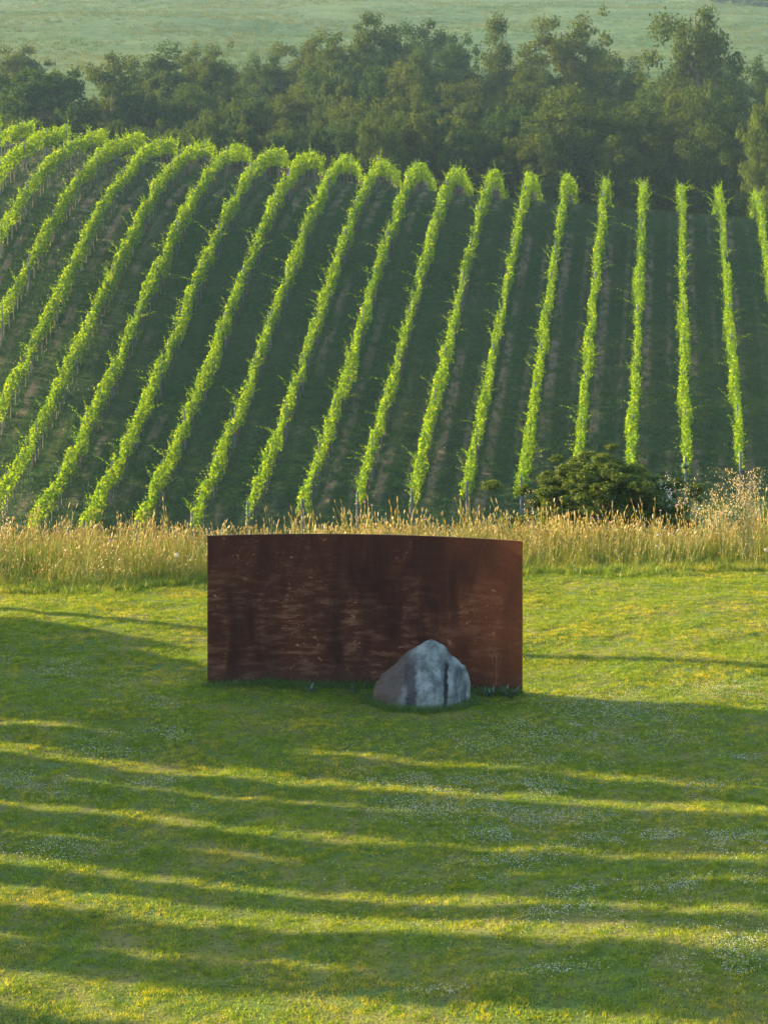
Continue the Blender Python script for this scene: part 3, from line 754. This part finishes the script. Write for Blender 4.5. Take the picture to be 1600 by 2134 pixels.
scatter('tall_grass', np.stack([X, Y, ground(X, Y) - .01], -1), S, rng.uniform(0, 6.28, n), TT, 10, rng, None, tl_)
# green skirt where the mower stops
ST = tuft_collection('skirt_tuft', [mesh_np('skirt_tuft', *blades(24, .07, .05, .16, .006, .9, rng, 3), MAT_TB) for _ in range(4)])
n = 2600
X = rng.uniform(-9, 9, n)
ey = np.interp(X, [-9, -6, -3, 0, 3, 6, 9], [35.9, 36.2, 36.9, 37.3, 37.55, 37.6, 37.6]) + .26 * noise1(X, 31, .9)
Y = ey + rng.normal(-.05, .20, n)
scatter('skirt_grass', np.stack([X, Y, ground(X, Y)], -1), rng.uniform(.35, 1.35, n), rng.uniform(0, 6.28, n), ST, 4, rng)

# grass in the vineyard alleys
MAT_ALLEY = grass_material('alley_blade', ((.010, .040, .004), (.022, .062, .006)), (.038, .056, .010), scales=(.2, 1.2), drybias=(.50, .78), trans=.3, mott=1.5)
VT = tuft_collection('alley_tuft', [mesh_np('alley_tuft', *blades(16, .20, .07, .22, .020, .8, rng), MAT_ALLEY) for _ in range(5)])
n = 60000
Y = rng.uniform(97, 163, n); X = rng.uniform(-1, 1, n) * (Y / 6 + 6)
fr = np.mod((X - B_ROW * Y - A0) / DA, 1.0)
barep = ((fr > .10) & (fr < .32)) | ((fr > .60) & (fr < .75))
keep = ~(barep & (rng.uniform(size=n) < .75))
X, Y = X[keep], Y[keep]
scatter('alley_grass', np.stack([X, Y, ground(X, Y) - .03], -1), rng.uniform(.6, 1.4, len(X)), rng.uniform(0, 6.28, len(X)), VT, 5, rng)

# tussocks on the far pasture
MAT_TUS = grass_material('tussock_blade', ((.022, .062, .012), (.046, .085, .017)), (.095, .100, .025), scales=(.05, .4), drybias=(.4, .65), trans=.3, gloss=0)
FT = tuft_collection('pasture_tussock', [mesh_np('pasture_tussock', *blades(14, .6, .15, .55, .10, .8, rng), MAT_TUS) for _ in range(4)])
n = 26000
Y = np.sqrt(rng.uniform(265 ** 2, 640 ** 2, n)); X = rng.uniform(-1, 1, n) * (Y / 6 + 6)
keep = rng.uniform(size=n) < .45 + .7 * noise2(X, Y, 41, 14); X, Y = X[keep], Y[keep]
scatter('pasture_tussocks', np.stack([X, Y, ground(X, Y) - .1], -1), rng.uniform(.6, 1.5, len(X)), rng.uniform(0, 6.28, len(X)), FT, 4, rng)

# ------------------------------------------------------------------ white clover heads on the lawn, in drifts
PATCH = [(90, 1400, 120, 22, 150), (180, 1425, 130, 20, 150), (40, 1640, 90, 22, 120), (150, 1660, 90, 20, 90), (130, 1780, 130, 28, 220), (340, 1545, 60, 16, 130), (330, 1480, 60, 14, 60), (200, 1580, 90, 16, 80),
         (240, 1560, 120, 20, 90), (330, 1640, 60, 14, 70), (420, 1680, 90, 25, 50), (700, 1420, 60, 10, 15), (1240, 1470, 120, 24, 260), (1360, 1490, 120, 22, 220), (1180, 1520, 140, 22, 220), (1330, 1545, 160, 22, 240),
         (1100, 1545, 160, 25, 160), (960, 1570, 160, 20, 160), (1150, 1600, 160, 20, 160), (1000, 1650, 180, 22, 260), (860, 1630, 140, 20, 160), (1120, 1665, 120, 20, 200), (880, 1700, 140, 24, 220), (1000, 1720, 180, 28, 300),
         (1200, 1740, 180, 26, 220), (1050, 1775, 80, 14, 160), (1280, 1790, 140, 20, 240), (1450, 1800, 140, 20, 240), (1560, 1830, 80, 16, 150), (1080, 1830, 130, 18, 160), (1250, 1915, 160, 16, 180), (1450, 1915, 150, 20, 160),
         (1180, 1960, 130, 18, 120), (1530, 2050, 80, 45, 150), (1480, 2100, 90, 40, 150), (1150, 2090, 90, 12, 60), (900, 2120, 60, 12, 50), (960, 1880, 100, 12, 50), (1560, 1590, 60, 8, 70), (1450, 1660, 120, 20, 90), (1400, 1445, 150, 15, 130),
         (1540, 1450, 90, 16, 100), (700, 1620, 120, 20, 60), (560, 1480, 120, 14, 25), (800, 1540, 300, 40, 90), (1300, 2000, 300, 60, 90), (700, 1900, 400, 90, 80), (1350, 1300, 200, 60, 60)]
rng = np.random.default_rng(9)
PX, PY = [], []
for (cx, cy_, sx, sy, nn) in PATCH:
    nn = int(nn * 3.0)
    x = rng.normal(cx, sx * .62, nn); y = rng.normal(cy_, sy * .62, nn)
    PX.append(x); PY.append(y)
PX, PY = np.concatenate(PX), np.concatenate(PY)
Yw = F * CAMZ / (np.maximum(PY, 1240) - HOR); Xw = (PX - 800) / F * Yw
ok = (noise2(Xw, Yw, 51, .35) + .5 * noise2(Xw, Yw, 52, .12) > -.35); Xw, Yw = Xw[ok], Yw[ok]
zc = ground(Xw, Yw) + rng.uniform(.028, .055, len(Xw)); rad = rng.uniform(.003, .0068, len(Xw))
O = np.array([(1, 0, 0), (0, 1, 0), (-1, 0, 0), (0, -1, 0), (0, 0, .9), (0, 0, -.7)], float)
OF = np.array([(0, 1, 4), (1, 2, 4), (2, 3, 4), (3, 0, 4), (1, 0, 5), (2, 1, 5), (3, 2, 5), (0, 3, 5)])
Vc = (np.stack([Xw, Yw, zc], -1)[:, None] + O[None] * rad[:, None, None]).reshape(-1, 3)
Fc = (np.arange(len(Xw))[:, None, None] * 6 + OF[None]).reshape(-1, 3)
m = M('clover_head'); MAT_CLOVER = m.surf(m.leafy(m.mix(m.island(), (.30, .32, .26), (.50, .51, .45)), (.55, .53, .45, 1), .3, 0))
tag(link('clover_flowers', mesh_np('clover_flowers', Vc, Fc, MAT_CLOVER)), 'white clover heads strewn in drifts over the lawn', None, None, 'stuff')

# ------------------------------------------------------------------ weeds at the plate's foot
MAT_WEED = leaf_material('weed_leaf', (.022, .06, .018), (.045, .095, .03), (1.4, 1.3, .5), .3, .08)
def weed(px, py, size, nlf, seed, lab):
    rng = np.random.default_rng(seed); X, Y, Z = wpt(px, py, Z=0); parts = []
    root = empty('weed_clump', (X, Y, float(ground(X, Y))), lab, 'weed')
    for q in range(nlf):
        az = rng.uniform(0, 6.283); L_ = size * rng.uniform(.55, 1.1); el = rng.uniform(.5, 1.35); t = np.linspace(0, 1, 6)
        r_ = L_ * t * math.cos(el) + .25 * L_ * t ** 2; zz = L_ * t * math.sin(el) - .45 * L_ * t ** 2.2 * math.cos(el)
        w_ = .20 * L_ * np.sin(math.pi * np.clip(t * .86 + .08, 0, 1)) ** .8 * .5; w_[-1] = .002
        d = np.array([math.cos(az), math.sin(az)]); pv = np.array([-d[1], d[0]]); o_ = rng.normal(0, .025, 2)
        Lf = np.stack([np.c_[o_ + d * r_[:, None] - pv * w_[:, None], zz + .15 * w_], np.c_[o_ + d * r_[:, None] + pv * w_[:, None], zz + .15 * w_]], 1).reshape(-1, 3)
        i = np.arange(5)[:, None] * 2; link('leaf', mesh_np('weed_leaf', Lf, i + np.array([[0, 1, 3, 2]]), MAT_WEED, True), root)
weed(1062, 1458, .22, 26, 1, 'leafy dark weed clump at the foot of the plate\'s right end')
weed(1022, 1456, .17, 16, 2, 'smaller leafy weed between the boulder and the clump at the plate\'s right end')
weed(650, 1446, .16, 14, 3, 'low broad-leaved weed at the middle of the plate\'s foot')
weed(742, 1448, .15, 12, 4, 'low broad-leaved weed just left of the boulder')
X, Y, _ = wpt(1032, 1450, Z=0)
ws = empty('weed_stalk', (X, Y, float(ground(X, Y))), 'thin dry weed stalk standing before the plate, right of the boulder', 'weed')
t = np.linspace(0, 1, 6); P = np.stack([.015 * np.sin(t * 3), 0 * t, .58 * t], -1)
MAT_STALK = leaf_material('dry_stalk', (.12, .09, .05), (.16, .12, .07), (1, 1, .7), .1, 0)
link('stem', mesh_np('stalk_stem', *tube(P, np.linspace(.004, .002, 6), 5), MAT_STALK), ws)
for dx, z0, L_ in ((-.05, .34, .16), (.04, .40, .15), (-.02, .46, .12)):
    link('twig', mesh_np('stalk_twig', *tube([(0.012, 0, z0), (dx * .6, 0, z0 + L_ * .6), (dx, 0, z0 + L_)], [.0022, .002, .0035], 5), MAT_STALK), ws)

# ------------------------------------------------------------------ wild oats, flowers and a seed clock in the tall grass
MAT_OAT = leaf_material('oat_husk', (.42, .35, .17), (.55, .46, .26), (1.2, 1.1, .8), .5, .04)
MAT_OATS = leaf_material('oat_stem', (.18, .20, .05), (.30, .27, .10), (1.2, 1.1, .6), .35, .03)
def oats(px, py, Y, n, hgt, spread, seed, lab, lean=0.0):
    rng = np.random.default_rng(seed); X = (px - 800) / F * Y; g = float(ground(X, Y)); z1 = CAMZ - (py - HOR) * Y / F - g
    root = empty('wild_oat', (X, Y, g), lab, 'wild oat', 'wild oats in the tall grass')
    st, hs = [], []
    for q in range(n):
        h = z1 * rng.uniform(.62, 1.0); az = rng.uniform(0, 6.283); le = spread * rng.uniform(.2, 1)
        t = np.linspace(0, 1, 8)
        P = np.stack([rng.normal(0, .12 * spread) + (math.cos(az) * le + lean) * t ** 1.8, rng.normal(0, .1) + math.sin(az) * le * .5 * t ** 1.8, h * (t - .06 * t ** 4)], -1)
        st.append(tube(P, np.linspace(.0028, .0012, 8), 3))
        for s_ in range(rng.integers(9, 18)):
            tt_ = rng.uniform(.60, 1.0); c = np.array([np.interp(tt_, t, P[:, i]) for i in range(3)])
            e = c + np.array([rng.normal(0, .055), rng.normal(0, .05), rng.uniform(-.01, .04)])
            st.append(tube([c, (c + e) / 2 + [0, 0, .02], e], [.0008, .0007, .0006], 3))
            d = np.array([rng.normal(0, .35), rng.normal(0, .35), -1]); d /= np.linalg.norm(d); L_ = rng.uniform(.022, .036)
            hs.append(tube(e + d * L_ * np.linspace(0, 1, 4)[:, None], np.array([.0012, .0055, .004, .0006]), 4))
    a = link('stem', mesh_np('oat_stem', *join(st), MAT_OATS), root); a['kind'] = 'stuff'
    a = link('husk', mesh_np('oat_husk', *join(hs), MAT_OAT), root); a['kind'] = 'stuff'
oats(1560, 958, 38.4, 46, 1.5, .55, 1, 'big pale clump of wild oats at the right edge, taller than the grass')
oats(1500, 1010, 38.6, 30, 1.3, .5, 2, 'clump of wild oats just left of the big pale one at the right edge')
oats(1430, 962, 38.2, 5, 1.5, .35, 3, 'few tall nodding wild oats right of the dark shrub', -.12)
oats(1455, 985, 38.5, 6, 1.4, .3, 4, 'thin wild oats between the shrub and the oat clumps')
oats(1112, 1000, 38.6, 2, 1.3, .1, 5, 'pair of wild oats before the dark shrub\'s left side', -.05)
oats(4, 1030, 37.2, 3, 1.2, .15, 6, 'wild oats at the left edge of the photo', .05)

MAT_PINK = leaf_material('pink_petal', (.50, .20, .40), (.62, .32, .52), (1.2, 1, 1.1), .4, 0)
MAT_LILAC = leaf_material('lilac_petal', (.52, .50, .66), (.62, .60, .74), (1.1, 1, 1.1), .4, 0)
def flower(px, py, Y, mat, lab, group, seed, rad=.016):
    rng = np.random.default_rng(seed); X = (px - 800) / F * Y; g = float(ground(X, Y)); h = CAMZ - (py - HOR) * Y / F - g
    root = empty('wildflower', (X, Y, g), lab, 'flower', group)
    link('stem', mesh_np('flower_stem', *tube([(0, 0, -.02), (.01, 0, h * .5), (0, 0, h)], [.003, .0025, .002], 4), MAT_OATS), root)
    nn = 46; d = unit(rng.normal(size=(nn, 3))); d[:, 2] = np.abs(d[:, 2]) * .7
    c = link('bloom', mesh_np('flower_bloom', *leaves(d * rad * [1, 1, .6] + [0, 0, h], d + rng.normal(0, .3, (nn, 3)), rad * .9, .6, rng), mat), root); c['kind'] = 'stuff'
FL = [(229, 1127), (242, 1128), (121, 1108), (140, 1112), (742, 1050), (775, 1053), (885, 1083), (1410, 1052), (1424, 1048), (1246, 1080), (1328, 1092), (1343, 1094), (1376, 1064), (1505, 1068), (760, 1046), (1234, 1079), (1270, 1088)]
for i, (x, y) in enumerate(FL):
    flower(x, y, 38.0 if x > 500 else 37.3, MAT_PINK, 'small pink flower head in the tall grass, %s pink one from the left' % ORD[sorted(FL).index((x, y))], 'pink flowers in the tall grass', i)
LIL = [(1370, 1115), (1457, 1060), (1368, 1138), (1394, 1112), (1412, 1105)]
for i, (x, y) in enumerate(LIL):
    flower(x, y, 37.9, MAT_LILAC, 'pale lilac flower head in the tall grass, %s lilac one from the left' % ORD[sorted(LIL).index((x, y))], 'lilac flowers in the tall grass', 50 + i, .018)
m = M('seed_fluff'); MAT_FLUFF = m.surf(m.leafy((.46, .44, .38, 1), (.45, .42, .33, 1), .45, 0))
def clock(px, py, Y, lab, rad):
    rng = np.random.default_rng(px); X = (px - 800) / F * Y; g = float(ground(X, Y)); h = CAMZ - (py - HOR) * Y / F - g
    root = empty('seed_clock', (X, Y, g), lab, 'seed head')
    link('stem', mesh_np('clock_stem', *tube([(0, 0, -.02), (.008, 0, h * .5), (0, 0, h)], [.0035, .003, .0025], 5), MAT_OATS), root)
    nn = 420; d = unit(rng.normal(size=(nn, 3)))
    V1, F1 = leaves(d * rad + [0, 0, h], d + rng.normal(0, .2, (nn, 3)), rad * .38, .5, rng)
    c = link('fluff', mesh_np('clock_fluff', V1, F1, MAT_FLUFF), root); c['kind'] = 'stuff'
clock(368, 1157, 36.75, 'round white seed clock in the tall grass left of the plate', .036)
clock(1596, 1146, 37.5, 'white seed clock in the tall grass at the right edge', .03)

# ------------------------------------------------------------------ haze in the air
m = M('haze_air')
pv = m.t.nodes.new('ShaderNodeVolumePrincipled')
pv.inputs['Color'].default_value = (.50, .76, 1.0, 1); pv.inputs['Density'].default_value = .00016; pv.inputs['Anisotropy'].default_value = .0
m.t.links.new(pv.outputs[0], m.out.inputs['Volume'])
hv, hf = box(-450, 450, -70, 1170, -32, 47)
tag(link('haze', mesh_np('haze', hv, hf, m.m)), None, None, None, 'stuff')
